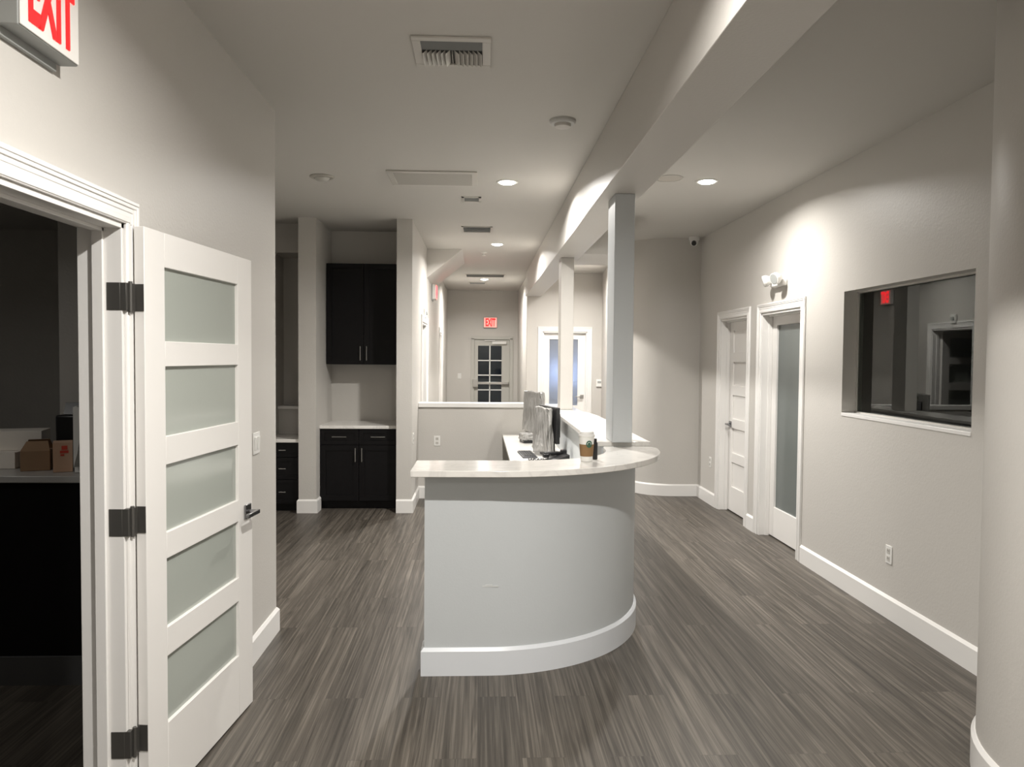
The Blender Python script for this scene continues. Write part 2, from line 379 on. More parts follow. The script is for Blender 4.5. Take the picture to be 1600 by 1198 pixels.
# baseboards (walking direction keeps the wall on the right, board grows to the left)
def bb(name, path): struct(name, MB().sweep(path, BASE), trim_m)
bb('baseboard_left', [(-2.22, 4.45), (LW, 4.45), (LW, D1b+0.088)])
bb('baseboard_right', [(RW, 3.20), (RW, o2a-0.088)])
bb('baseboard_right', [(RW, o2b+0.088), (RW, o3a-0.088)])
bb('baseboard_curved', [(RW, o3b+0.088), (RW, 8.78)] + [p for p in cpath if p[0] < 2.5])
bb('baseboard_near_right', [(1.90, -3.0)] + list(reversed(rc))) 
bb('baseboard_stub', [(-1.86, 7.95), (-1.86, 7.83), (-1.68, 7.83), (-1.68, 8.0)][::-1])
bb('baseboard_hall', [(-0.70, 8.65), (-0.70, 7.83), (-0.86, 7.83)])
bb('baseboard_partition', [(0.775, 8.65), (-0.70, 8.65)])
bb('baseboard_end', [(ea-0.1, 16.05), (-0.70, 16.05), (-0.70, hd+0.09)])

# fix: near part of c2 (front face of the hallway stub)
struct('wall_hall_stub', MB().box(-0.86, -0.84, 7.83, 8.65, 0, CEIL), wall_m)

# ------------------------------------------------------------------ doors
def casing(parent, w, h, side=-1, cw=0.085, y=0.0, both=False, t=T):
    """moulded casing on the wall face y (facing -y)."""
    def ring(inner, outer, d0, d1):
        mb = MB()
        a, b = w/2+inner, w/2+outer
        mb.box(-b, -a, y+side*d1, y+side*d0, 0, h+inner)
        mb.box(a, b, y+side*d1, y+side*d0, 0, h+inner)
        mb.box(-b, b, y+side*d1, y+side*d0, h+inner, h+outer)
        return mb
    mb = ring(0.0, cw, 0, 0.011)
    for i, o, d in ((0.004, 0.024, 0.014), (0.038, 0.044, 0.013), (cw-0.030, cw-0.002, 0.0155), (cw-0.018, cw-0.004, 0.0185)):
        a = ring(i, o, 0, d); me = bpy.data.meshes.new('t'); a.bm.to_mesh(me); mb.bm.from_mesh(me); a.bm.free(); bpy.data.meshes.remove(me)
    return build('casing', mb, trim_m, parent, bevel=0.0025)
def jamb(parent, w, h, t=T, stop=0.05):
    mb = MB()
    mb.box(-w/2, -w/2+0.018, -0.002, t+0.002, 0, h).box(w/2-0.018, w/2, -0.002, t+0.002, 0, h).box(-w/2, w/2, -0.002, t+0.002, h-0.018, h)
    s0, s1 = stop, stop+0.035
    mb.box(-w/2+0.018, -w/2+0.030, s0, s1, 0, h-0.018).box(w/2-0.030, w/2-0.018, s0, s1, 0, h-0.018).box(-w/2+0.018, w/2-0.018, s0, s1, h-0.030, h-0.018)
    return build('jamb', mb, trim_m, parent, bevel=0.0015)
def panel_leaf(parent, w, rails, stl, str_, z0=0.012, z1=2.035, th=0.044, pane=None, mtx=None, fill=None, dd=0.010):
    """leaf from x=0..w, y=0..th (front face y=0), openings between rails."""
    mb = MB()
    mb.box(0, stl, 0, th, z0, z1).box(w-str_, w, 0, th, z0, z1)
    zs = [z0] + [v for r in rails for v in r] + [z1]
    for i in range(0, len(zs), 2): mb.box(stl, w-str_, 0, th, zs[i], zs[i+1])
    if mtx is not None: mb.bm.transform(mtx)
    lf = build('door_leaf', mb, door_m, parent, bevel=0.0018)
    for a, b in rails:
        g = MB().box(stl-0.004, w-str_+0.004, th/2-0.004 if pane else dd, th/2+0.004 if pane else th-dd, a-0.004, b+0.004)
        if mtx is not None: g.bm.transform(mtx)
        build('glass_pane' if pane else 'door_panel', g, pane or door_m, lf)
    return lf
def lever(parent, p, out, along, m_=None, L=0.115, plate=0.032):
    """square rosette + lever. p centre on the face, out = outward dir, along = lever dir"""
    out = Vector(out); along = Vector(along); p = Vector(p); up = Vector((0,0,1)); mb = MB()
    B = Matrix((along, out, up)).transposed().to_4x4(); B.translation = p
    mb.box(-plate, plate, 0, 0.009, -plate, plate, B)
    mb.cyl(p + out*0.008, p + out*0.052, 0.009, 14)
    mb.box(-0.011, L, 0.044, 0.058, -0.009, 0.009, B)
    return build('door_handle', mb, m_ or chrome_m, parent, bevel=0.002)

# door_1: open five-pane frosted door on the left wall
d1 = thing('door_1', 'open white door with five frosted glass panes, folded back against the left wall', None, (LW, (D1a+D1b)/2, 0), R(90), kind='structure')
casing(d1, D1b-D1a, DH); jamb(d1, D1b-D1a, DH, stop=0.055)
hx = (D1b-D1a)/2      # hinge side local x
P1 = [(0.288, 0.532), (0.637, 0.887), (0.982, 1.226), (1.328, 1.578), (1.668, 1.930)]
# leaf: local +x = world +Y, local -y = world +X
ang = R(5.6)
ML = Matrix.Translation((hx+0.030, -0.054, 0)) @ Matrix.Rotation(-ang, 4, 'Z')
leaf1 = panel_leaf(d1, 0.905, P1, 0.135, 0.150, z1=2.052, th=0.035, pane=frost_m, mtx=ML)
lp = ML @ Vector((0.905-0.062, 0, 0.915)); ld = (ML.to_3x3() @ Vector((-1, 0, 0))); lo = ML.to_3x3() @ Vector((0, -1, 0))
lever(leaf1, lp, lo, ld, mat('dark_chrome', (0.30, 0.30, 0.31), 0.2, metal=1.0))
e0 = ML @ Vector((0.905, 0, 0))
pl = MB().box(0.905, 0.9065, 0.010, 0.034, 0.86, 0.97); pl.bm.transform(ML); build('latch_plate', pl, steel_m, leaf1)
for zc in (1.812, 1.057, 0.300):
    mb = MB()
    mb.box(hx-0.0195, hx-0.0175, 0.004, 0.048, zc-0.046, zc+0.046)          # leaf on the jamb
    k = MB().box(-0.002, 0.0, 0.001, 0.034, zc-0.046, zc+0.046); k.bm.transform(ML); me = bpy.data.meshes.new('t'); k.bm.to_mesh(me); mb.bm.from_mesh(me); k.bm.free(); bpy.data.meshes.remove(me)
    mb.cyl((hx+0.004, -0.020, zc-0.052), (hx+0.004, -0.020, zc+0.052), 0.0065, 14)
    mb.box(hx-0.019, hx+0.001, -0.016, 0.005, zc-0.046, zc+0.046)
    mb.box(hx+0.004, hx+0.028, -0.0255, -0.0235, zc-0.046, zc+0.046)
    build('hinge', mb, hinge_m, d1, bevel=0.0008)

# door_2: full-lite frosted door, right wall
d2 = thing('door_2', 'closed white door with one tall frosted glass pane, on the right wall', None, (RW, (o2a+o2b)/2, 0), R(-90), kind='structure')
casing(d2, o2b-o2a, 2.04); jamb(d2, o2b-o2a, 2.04, stop=0.058)
w2 = o2b-o2a-0.04
M2 = Matrix.Translation((-w2/2, 0.094, 0))
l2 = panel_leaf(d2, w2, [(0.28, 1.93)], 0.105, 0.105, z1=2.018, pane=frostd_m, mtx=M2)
# door_3: closed five-panel door, right wall
d3 = thing('door_3', 'closed white five-panel door at the far end of the right wall', None, (RW, (o3a+o3b)/2, 0), R(-90), kind='structure')
casing(d3, o3b-o3a, 2.04); jamb(d3, o3b-o3a, 2.04, stop=0.058)
w3 = o3b-o3a-0.04
M3 = Matrix.Translation((-w3/2, 0.094, 0))
l3 = panel_leaf(d3, w3, [(0.27, 0.53), (0.63, 0.89), (0.99, 1.24), (1.34, 1.59), (1.69, 1.92)], 0.11, 0.11, z1=2.018, mtx=M3, dd=0.014)
lever(l3, (-w3/2+0.062, 0.094, 0.93), (0, -1, 0), (1, 0, 0), mat('dark_chrome', (0.30, 0.30, 0.31), 0.2, metal=1.0))
# door_4: hallway opening, door standing open into the dark room
d4 = thing('door_4', 'open hallway doorway on the left, behind the low partition', None, (-0.70, (ha+hb)/2, 0), R(90), kind='structure')
casing(d4, hb-ha, 2.04); jamb(d4, hb-ha, 2.04)
M4 = Matrix.Translation(((hb-ha)/2-0.02, 0.10, 0)) @ Matrix.Rotation(R(78), 4, 'Z')
panel_leaf(d4, 0.80, P1, 0.12, 0.12, z1=2.018, pane=frost_m, mtx=M4)
# door_5
d5 = thing('door_5', 'closed white hallway door on the left, nearest the exit', None, (-0.70, (hc+hd)/2, 0), R(90), kind='structure')
casing(d5, hd-hc, 2.04); jamb(d5, hd-hc, 2.04)
w5 = hd-hc-0.04
panel_leaf(d5, w5, [(0.27, 0.53), (0.63, 0.89), (0.99, 1.24), (1.34, 1.59), (1.69, 1.92)], 0.11, 0.11, z1=2.018, mtx=Matrix.Translation((-w5/2, 0.094, 0)), dd=0.014)
# door_6: passage door with backlit frosted pane
d6 = thing('door_6', 'white door with a frosted pane glowing bluish, beyond the farther column', None, ((pa+pb)/2, 12.6, 0), 0, kind='structure')
casing(d6, pb-pa, 2.055); jamb(d6, pb-pa, 2.055)
w6 = pb-pa-0.04
l6 = panel_leaf(d6, w6, [(0.82, 1.93)], 0.10, 0.125, z1=2.035, pane=frostb_m, mtx=Matrix.Translation((-w6/2, 0.060, 0)))
lever(l6, (w6/2-0.055, 0.060, 0.97), (0, -1, 0), (-1, 0, 0), steel_m)
struct('wall_passage_room', MB().box(0.94, 2.3, 14.4, 14.5, 0, CEIL).box(2.2, 2.3, 12.74, 14.4, 0, CEIL), wall_m)
ld6 = bpy.data.lights.new('side_room_light', 'AREA'); ld6.energy = 4.5; ld6.color = (0.52, 0.66, 1.0); ld6.shape = 'RECTANGLE'; ld6.size = 0.3; ld6.size_y = 0.12
lo6 = bpy.data.objects.new('side_room_light', ld6); COL.objects.link(lo6); lo6.location = (1.42, 12.98, 1.36); lo6.rotation_euler = (R(-90), 0, 0)
# door_7: exit door at the end of the hallway
d7 = thing('door_7', 'grey exit door with eight dark panes and a push bar, at the hallway end', None, ((ea+eb)/2, 16.05, 0), 0, kind='structure')
mb = MB(); we = eb-ea
mb.box(-we/2-0.05, -we/2+0.02, -0.02, 0.16, 0, 2.02).box(we/2-0.02, we/2+0.05, -0.02, 0.16, 0, 2.02).box(-we/2-0.05, we/2+0.05, -0.02, 0.16, 2.0, 2.06)
build('door_frame', mb, fardoor_m, d7, bevel=0.003)
gx0, gx1, gz0, gz1 = -0.297, 0.205, 0.62, 1.865
mb = MB().box(-we/2+0.022, gx0, 0.02, 0.065, 0.012, 1.995).box(gx1, we/2-0.022, 0.02, 0.065, 0.012, 1.995).box(gx0, gx1, 0.02, 0.065, 0.012, gz0).box(gx0, gx1, 0.02, 0.065, gz1, 1.995)
lf = build('door_leaf', mb, fardoor_m, d7, bevel=0.002)
mb = MB().box(-0.058, -0.034, 0.022, 0.055, gz0, gz1)
for i in (1, 2, 3):
    z = gz1 - 0.3125*i; mb.box(gx0, gx1, 0.022, 0.055, z-0.011, z+0.011)
build('glazing_bar', mb, trim_m, lf)
build('glass_pane', MB().box(gx0, gx1, 0.036, 0.042, gz0, gz1), glass_m, lf)
mb = MB().box(-we/2+0.04, we/2-0.05, -0.055, -0.02, 1.045, 1.10).box(-we/2-0.01, -we/2+0.10, -0.065, 0.02, 0.985, 1.16).box(we/2-0.12, we/2-0.04, -0.05, 0.02, 1.04, 1.105)
build('push_bar', mb, steel_m, lf, bevel=0.006)
build('door_closer', MB().box(0.0, 0.30, -0.045, 0.02, 1.90, 1.955).box(-0.16, 0.06, -0.02, 0.0, 1.965, 1.985), plast_m, lf, bevel=0.004)

# window in the right wall
wn = thing('window_1', 'large interior window in the right wall, dark room behind', None, (RW, (w0+w1)/2, 0), R(-90), kind='structure')
ww = (w1-w0)
build('window_sill', MB().box(-ww/2, ww/2, -0.004, 0.10, wz0-0.002, wz0+0.022), trim_m, wn, bevel=0.003)
mb = MB().box(-ww/2, -ww/2+0.012, 0.095, T, wz0+0.02, wz1).box(ww/2-0.012, ww/2, 0.095, T, wz0+0.02, wz1).box(-ww/2, ww/2, 0.095, T, wz1-0.012, wz1).box(-ww/2, ww/2, 0.095, T, wz0+0.022, wz0+0.03)
build('window_frame', mb, wall_m, wn)
build('glass_pane', MB().box(-ww/2+0.012, ww/2-0.012, 0.108, 0.114, wz0+0.03, wz1-0.012), glass_m, wn)

# ------------------------------------------------------------------ reception desk
desk = thing('reception_desk', 'curved grey reception desk with a white quartz counter, in the middle of the floor', 'desk', (0, 3.8, 0))
def dk(o): 
    o.location = (0, -3.8, 0); return o
out = [(-0.275, 3.94), (-0.275, 3.81)] + disc_arc(0.04, 4.74, 0.93, 0.93, -90, 0, 40) + [(0.97, 8.62), (0.84, 8.62), (0.84, 4.74)] + list(reversed(disc_arc(0.04, 4.74, 0.80, 0.80, -90, -1, 40)))
dk(build('desk_wall', MB().prism(out, 0, 1.035).prism([(0.775, 4.76), (0.97, 4.76), (0.97, 8.62), (0.775, 8.62)], 0.0, 1.062), desk_m, desk))
bpath = list(reversed([(-0.275, 3.94), (-0.275, 3.81)] + disc_arc(0.04, 4.74, 0.93, 0.93, -90, 0, 48) + [(0.97, 8.62)]))
dk(build('desk_baseboard', MB().sweep(bpath, [(-d, z) if False else (d, z) for d, z in BASE]), mat('desk_baseboard_white', (0.73, 0.755, 0.785), 0.35), desk))
ctop = [(-0.335, 4.035), (-0.335, 3.665)] + disc_arc(0.10, 4.66, 1.0, 1.0, -90, -2, 44) + [(1.075, 4.69), (0.775, 4.69)] + list(reversed(disc_arc(0.08, 4.69, 0.69, 0.65, -90, -1, 30, 2.6)))
dk(build('front_counter', MB().prism(ctop, 1.035, 1.067), quartz_m, desk, bevel=0.003))
ltop = [(0.735, 4.74), (1.085, 4.74), (1.09, 6.9), (1.06, 7.3), (1.02, 7.42), (1.02, 8.62), (0.735, 8.62)]
dk(build('long_counter', MB().prism(ltop, 1.062, 1.092), quartz_m, desk, bevel=0.003))
dk(build('work_surface', MB().box(0.262, 0.775, 4.98, 8.62, 0.712, 0.742), quartz_m, desk, bevel=0.003))
dk(build('desk_panel', MB().box(0.30, 0.775, 6.6, 6.64, 0, 0.712), greyp_m, desk))
# small pale scuff on the front
dk(build('scuff', MB().box(0.02, 0.10, 3.8085, 3.81, 0.452, 0.457).box(0.035, 0.07, 3.8085, 3.81, 0.459, 0.463), mat('scuff_pale', (0.66, 0.67, 0.66), 0.6), desk))

# cup
cup = thing('coffee_cup', 'tall white paper cup with brown sleeve on the curved counter', 'cup', (0.575, 4.02, 1.0675))
build('cup_body', MB().lathe([(0.029, 0), (0.031, 0.001), (0.041, 0.135), (0.040, 0.137)], 36), cup_m, cup)
build('cup_sleeve', MB().lathe([(0.0335, 0.028), (0.0345, 0.028), (0.0395, 0.092), (0.0385, 0.092)], 36), sleeve_m, cup)
build('cup_lid', MB().lathe([(0.0425, 0.132), (0.0445, 0.136), (0.0435, 0.142), (0.039, 0.146), (0.037, 0.158), (0.034, 0.159)], 36), plast_m, cup)
def patch(r0, z0, hw, hh, th0, n=24, ring=0.0, out_=0.0012):
    """round emblem wrapped on the cup"""
    mb = MB(); c = [];
    def pt(u, v, o=0):
        z = z0+v; rr = 0.031 + (0.041-0.031)*z/0.135; rr = max(rr, 0.0345+(0.0395-0.0345)*(z-0.028)/0.064 if 0.028 < z < 0.092 else 0) + out_+o
        a = th0 + u/rr; return (rr*math.cos(a), rr*math.sin(a), z)
    O = [mb.bm.verts.new(pt(hw*math.cos(2*math.pi*k/n), hh*math.sin(2*math.pi*k/n))) for k in range(n)]
    if ring:
        I = [mb.bm.verts.new(pt(ring*hw*math.cos(2*math.pi*k/n), ring*hh*math.sin(2*math.pi*k/n))) for k in range(n)]
        for k in range(n): mb.bm.faces.new((O[k], O[(k+1)%n], I[(k+1)%n], I[k]))
    else:
        C0 = mb.bm.verts.new(pt(0, 0))
        for k in range(n): mb.bm.faces.new((O[k], O[(k+1)%n], C0))
    return mb
build('cup_emblem', patch(0, 0.095, 0.017, 0.019, R(-78), ring=0.62), green_m, cup)
build('cup_emblem', patch(0, 0.094, 0.008, 0.010, R(-78)), green_m, cup)
bt = thing('water_bottle', 'slim black bottle standing behind the paper cup', 'bottle', (0.632, 4.09, 1.0675))
build('bottle_body', MB().lathe([(0.012, 0), (0.0135, 0.003), (0.0135, 0.088), (0.009, 0.096), (0.008, 0.097)], 24), black_m, bt)
build('bottle_cap', MB().lathe([(0.009, 0.096), (0.009, 0.112), (0.007, 0.114)], 20), black_m, bt)

# ------------------------------------------------------------------ desk equipment
def drape(path, z0, z1, th, amp, seed, nz=14, flare=0.0):
    """crinkled plastic hung over a closed plan outline; thin shell with folds"""
    rnd = random.Random(seed); mb = MB(); n = len(path); cx = sum(p[0] for p in path)/n; cy = sum(p[1] for p in path)/n
    ph = [rnd.uniform(0, 6.3) for _ in range(8)]; rings = []
    for j in range(nz+1):
        t = j/nz; z = z1 + (z0-z1)*t; ring = []
        for i, (x, y) in enumerate(path):
            dx, dy = x-cx, y-cy; l = math.hypot(dx, dy) or 1
            k = i/n*6.283
            a = amp*(0.25+t)*(math.sin(9*k+ph[0]+2*t)+0.6*math.sin(17*k+ph[1]-3*t)+0.4*math.sin(29*k+ph[2])) + amp*0.5*math.sin(11*t+ph[3]+4*k)
            a += flare*t*t
            zz = z + (amp*0.8*math.sin(13*k+ph[4]) if j == nz else 0) + (amp*0.4*math.sin(7*k) if j == 0 else 0)
            ring.append(mb.bm.verts.new((x+dx/l*a, y+dy/l*a, zz)))
        rings.append(ring)
    for j in range(nz):
        for i in range(n): mb.bm.faces.new((rings[j][i], rings[j][(i+1)%n], rings[j+1][(i+1)%n], rings[j+1][i]))
    mb.bm.faces.new(rings[0])
    return mb
def oval(a, b, n=56, e=4):
    return disc_arc(0, 0, a, b, 0, 360*(n-1)/n, n-1, e)
def monitor(name, label, loc, rz, w, z0, z1, film_args, group=None):
    t = thing(name, label, 'monitor', loc, rz, group)
    # local: screen faces -y... width along x
    build('screen', MB().box(-w/2, w/2, 0, 0.035, z0, z1).box(-w/2+0.06, w/2-0.06, 0.035, 0.06, z0+0.05, z1-0.06), black_m, t, bevel=0.005)
    build('stand', MB().box(-0.03, 0.03, 0.035, 0.065, 0.01, z0+0.1).prism(disc_arc(0, 0.04, 0.12, 0.09, 0, 350, 35, 4), 0, 0.014), black_m, t, bevel=0.002)
    a, b, q0, q1, cy, sd, fl = film_args
    f = drape(oval(a, b), q0, q1, 0, 0.014, sd, flare=fl); f.bm.transform(Matrix.Translation((0, cy, 0)))
    build('plastic_cover', f, film_m, t)
    return t
WS = 0.7425
def ang_of(p, q): return math.atan2(q[1]-p[1], q[0]-p[0])
# width axis runs roughly along world Y; screen faces -X
monitor('computer_monitor', 'computer monitor wrapped in clear plastic, the one nearest the low partition', (0.56, 8.02, WS), R(-74), 0.50, 0.13, 0.50, (0.27, 0.035, 0.09, 0.515, 0.018, 3, 0.03))
monitor('computer_monitor', 'black computer monitor under draped clear plastic, the one nearer the paper cup', (0.615, 6.82, WS), R(-77), 0.50, 0.12, 0.44, (0.20, 0.03, 0.035, 0.425, -0.040, 8, 0.04))
kb = thing('keyboard', 'dark flat computer keyboard lying on the white work surface', 'keyboard', (0.43, 6.76, WS), R(-86))
build('keyboard_base', MB().box(-0.21, 0.21, -0.065, 0.065, 0, 0.014), cable_m, kb, bevel=0.004)
mb = MB()
for i in range(14):
    for j in range(5):
        x = -0.196 + i*0.0285; y = -0.054 + j*0.0225
        mb.box(x, x+0.023, y, y+0.018, 0.014, 0.019)
build('keys', mb, black_m, kb)
ph = thing('desk_phone', 'black desk phone with a corded handset, below the draped monitor', 'phone', (0.645, 6.28, WS), R(-80))
build('phone_base', MB().poly([(-0.09, -0.09, 0), (-0.09, -0.09, 0.02), (-0.09, 0.09, 0.075), (-0.09, 0.09, 0)], (0.18, 0, 0)), black_m, ph, bevel=0.004)
build('handset', MB().box(-0.085, -0.045, -0.095, 0.10, 0.06, 0.085).box(-0.09, -0.04, -0.10, -0.05, 0.035, 0.07).box(-0.09, -0.04, 0.055, 0.105, 0.065, 0.10), black_m, ph, bevel=0.008)
mb = MB()
pts = [Vector((-0.06 + 0.02*math.sin(k*0.9), -0.10 - k*0.006, 0.02 + 0.012*math.cos(k*2.2))) for k in range(22)]
for a, b in zip(pts, pts[1:]): mb.cyl(a, b, 0.004, 8)
build('cord', mb, black_m, ph)
cb = thing('card_terminal', 'small black device on the desk under the plastic-wrapped monitor', 'device', (0.49, 7.80, WS), R(-80))
build('device_body', MB().poly([(-0.10, -0.055, 0), (-0.10, -0.055, 0.03), (-0.10, 0.055, 0.06), (-0.10, 0.055, 0)], (0.20, 0, 0)), black_m, cb, bevel=0.006)
build('device_screen', MB().poly([(-0.06, -0.035, 0.037), (-0.06, -0.035, 0.0385), (-0.06, 0.03, 0.0555), (-0.06, 0.03, 0.053)], (0.12, 0, 0)), cable_m, cb)
build('plastic_sheet', drape(oval(0.11, 0.065), 0.03, 0.09, 0, 0.008, 12), film_m, cb)

# ------------------------------------------------------------------ cabinets
def bar(mb, p0, p1, out, r=0.005, st=0.028):
    out = Vector(out)*st; p0, p1 = Vector(p0), Vector(p1); d = (p1-p0).normalized()
    mb.cyl(p0+out, p1+out, r, 10); mb.cyl(p0+d*0.015, p0+d*0.015+out, r*0.8, 8); mb.cyl(p1-d*0.015, p1-d*0.015+out, r*0.8, 8); return mb
def shaker(mb, x0, x1, y, z0, z1, rail=0.055, th=0.02):
    mb.box(x0, x0+rail, y-th, y, z0, z1).box(x1-rail, x1, y-th, y, z0, z1).box(x0+rail, x1-rail, y-th, y, z0, z0+rail).box(x0+rail, x1-rail, y-th, y, z1-rail, z1)
    mb.box(x0+rail, x1-rail, y-th*0.45, y, z0+rail, z1-rail); return mb
bc = thing('base_cabinet', 'dark espresso base cabinet with two drawers and two doors, in the white-topped niche', 'cabinet', (-1.27, 8.02, 0))
build('cabinet_body', MB().box(-0.405, 0.405, 0.0, 0.62, 0.09, 0.855).box(-0.405, 0.405, 0.06, 0.62, 0.0, 0.09), dark_m, bc)
for s in (-1, 1):
    x0, x1 = sorted((s*0.003, s*0.402))
    f = build('drawer', shaker(MB(), x0, x1, 0, 0.69, 0.85, 0.04), dark_m, bc)
    xc = (x0+x1)/2; build('drawer_handle', bar(MB(), (xc-0.075, -0.02, 0.772), (xc+0.075, -0.02, 0.772), (0, -1, 0)), steel_m, f)
    f = build('cabinet_door', shaker(MB(), x0, x1, 0, 0.095, 0.683), dark_m, bc)
    build('door_handle', bar(MB(), (s*0.034, -0.02, 0.51), (s*0.034, -0.02, 0.655), (0, -1, 0)), steel_m, f)
ct = build('niche_countertop', MB().box(-1.68, -0.86, 7.985, 8.65, 0.857, 0.89), quartz_m, label='white quartz top on the dark niche cabinet', cat='countertop', bevel=0.003)
uc = thing('wall_cabinet', 'tall dark espresso two-door cabinet hung in the niche', 'cabinet', (-1.27, 8.34, 1.53))
build('cabinet_body', MB().box(-0.405, 0.405, 0.0, 0.31, 0, 1.10), dark_m, uc)
for s in (-1, 1):
    x0, x1 = sorted((s*0.003, s*0.404))
    f = build('cabinet_door', shaker(MB(), x0, x1, 0, 0.003, 1.097), dark_m, uc)
    build('door_handle', bar(MB(), (s*0.034, -0.02, 0.045), (s*0.034, -0.02, 0.20), (0, -1, 0)), steel_m, f)
dc = thing('desk_cabinet', 'low dark drawer unit under the alcove desk left of the wall stub', 'cabinet', (-2.04, 7.91, 0))
build('cabinet_body', MB().box(-0.175, 0.175, 0, 0.5, 0.08, 0.722).box(-0.175, 0.175, 0.05, 0.5, 0, 0.08), dark_m, dc)
for z0, z1 in ((0.57, 0.718), (0.34, 0.564), (0.085, 0.334)):
    f = build('drawer', shaker(MB(), -0.172, 0.172, 0, z0, z1, 0.035), dark_m, dc)
    build('drawer_handle', bar(MB(), (-0.03, -0.02, (z0+z1)/2), (0.04, -0.02, (z0+z1)/2), (0, -1, 0)), steel_m, f)
build('alcove_desktop', MB().box(-2.218, -1.861, 7.86, 8.44, 0.724, 0.758), quartz_m, label='white desktop in the dark alcove, lower than the niche counter', cat='countertop', bevel=0.003)

# ------------------------------------------------------------------ side room behind the left doorway
sr = thing('side_room_counter', 'counter with shade-darkened front in the unlit room behind the open door', 'counter', (-3.2, 3.75, 0))
build('counter_front', MB().box(-1.65, 1.87, 0, 0.12, 0, 0.995).box(-1.65, 1.87, 0.12, 0.45, 0.9, 0.995), dark_m, sr)  # near-black wood colour stands in for the front being unlit
build('counter_baseboard', MB().box(-1.65, 1.87, -0.016, 0, 0, 0.14), rub_m, sr)  # pale baseboard given a dark colour for the room's shade
build('counter_top', MB().box(-1.67, 1.87, -0.02, 0.47, 0.995, 1.028), mat('side_counter_top', (0.45, 0.44, 0.42), 0.3), sr, bevel=0.003)
def carton(name, label, loc, rz, a, b, c, m_, flap=True, cat='box'):
    t = thing(name, label, cat, loc, rz)
    build('box_body', MB().box(-a/2, a/2, -b/2, b/2, 0, c), m_, t, bevel=0.002)
    return t
b1 = carton('cardboard_box', 'small brown cardboard box with raised flaps on the side room counter', (-2.262, 3.955, 1.029), R(20), 0.13, 0.13, 0.10, card_m)
build('box_flap', MB().poly([(-0.065, -0.065, 0.10), (0.065, -0.065, 0.10), (0.050, -0.02, 0.145), (-0.045, -0.02, 0.145)], (0, 0.003, 0.001)), card_m, b1)
build('box_flap', MB().poly([(-0.065, 0.065, 0.10), (0.065, 0.065, 0.10), (0.050, 0.03, 0.15), (-0.045, 0.03, 0.15)], (0, 0.003, 0.001)), card_m, b1)
b2 = carton('parcel_box', 'pale tan parcel box with a red mark beside the brown box', (-2.105, 3.90, 1.029), R(27), 0.085, 0.10, 0.15, cardl_m)
build('red_mark', MB().box(-0.012, 0.025, -0.0515, -0.050, 0.095, 0.108).box(-0.005, 0.02, -0.0515, -0.050, 0.112, 0.132).box(-0.010, 0.006, -0.0515, -0.050, 0.082, 0.09), redp_m, b2)
b3 = carton('white_carton', 'long flat white carton stacked on another in the side room', (-2.55, 4.09, 1.115), R(16), 0.46, 0.18, 0.10, paper_m)
b4 = carton('white_carton', 'lower white carton lying directly on the side room counter', (-2.59, 4.05, 1.029), R(6), 0.40, 0.22, 0.085, paper_m)
sm = thing('computer_monitor', 'computer monitor with a pale curved shell, right end of the side room counter', 'monitor', (-2.005, 3.93, 1.029), R(97))
prof = [(-0.012, 0.03), (0.006, 0.10), (0.022, 0.2), (0.028, 0.30), (0.020, 0.325), (0.0, 0.335), (-0.012, 0.33)]
build('monitor_shell', MB().poly([(-0.13, -y, z) for y, z in prof], (0.24, 0, 0)), plast_m, sm)
build('monitor_screen', MB().box(-0.12, 0.10, 0.012, 0.014, 0.05, 0.31), mat('screen_added_glow', (0.1, 0.1, 0.1), 0.4, emit=(0.85, 0.92, 1.0), estr=0.04), sm)  # faint glow added to light the boxes; no lit screen known here
build('monitor_foot', MB().box(-0.10, 0.08, -0.035, 0.02, 0, 0.03), plast_m, sm, bevel=0.004)
bl = thing('printer', 'black printer behind the parcel box in the side room', 'printer', (-2.14, 4.125, 1.029), R(4))
build('printer_body', MB().box(-0.09, 0.09, -0.07, 0.05, 0, 0.27), black_m, bl, bevel=0.01)
build('paper_tray', MB().poly([(-0.08, 0.0, 0.27), (-0.08, 0.02, 0.27), (-0.08, 0.05, 0.33), (-0.08, 0.03, 0.33)], (0.16, 0, 0)), black_m, bl)
build('air_vent', MB().box(-2.55, -2.15, 3.2, 3.34, 2.452, 2.46), ventd_m, label='dark air slot in the side room ceiling', cat='vent')

# ------------------------------------------------------------------ ceiling fittings
def downlight(x, y, p, label, lit=True):
    t = thing('recessed_light', label, 'ceiling light', (x, y, CEIL if x > -2 else 2.46), 0, 'lit recessed ceiling lights' if lit else None)
    build('trim_ring', MB().lathe([(0.086, 0.0), (0.088, -0.003), (0.080, -0.007), (0.066, -0.006), (0.064, 0.0)], 40, close=False), plast_m, t)
    build('lens', MB().lathe([(0.067, -0.0005), (0.066, -0.006), (0.056, -0.013), (0.036, -0.018), (0.002, -0.020)], 40), lens_m if lit else lensoff_m, t)
    if lit:
        l = bpy.data.lights.new('lamp', 'AREA'); l.shape = 'DISK'; l.size = 0.10; l.energy = p; l.color = LAMP_COL; l.spread = R(161)
        lo_ = bpy.data.objects.new('lamp', l); COL.objects.link(lo_); lo_.parent = t; lo_.location = (0, 0, -0.022)
    return t
for x, y, p, lb in LIT: downlight(x, y, p, lb)
t = thing('eyeball_light', 'unlit round ceiling light near the left wall corner', 'ceiling light', (-1.25, 6.05, CEIL))
build('trim_ring', MB().lathe([(0.095, 0.0), (0.097, -0.004), (0.086, -0.012), (0.062, -0.014), (0.060, 0.0)], 40, close=False), mat('lamp_trim_dull', (0.42, 0.40, 0.36), 0.4), t)
build('eyeball', MB().lathe([(0.060, -0.004), (0.056, -0.018), (0.042, -0.032), (0.024, -0.040), (0.002, -0.042)], 36), lensoff_m, t)

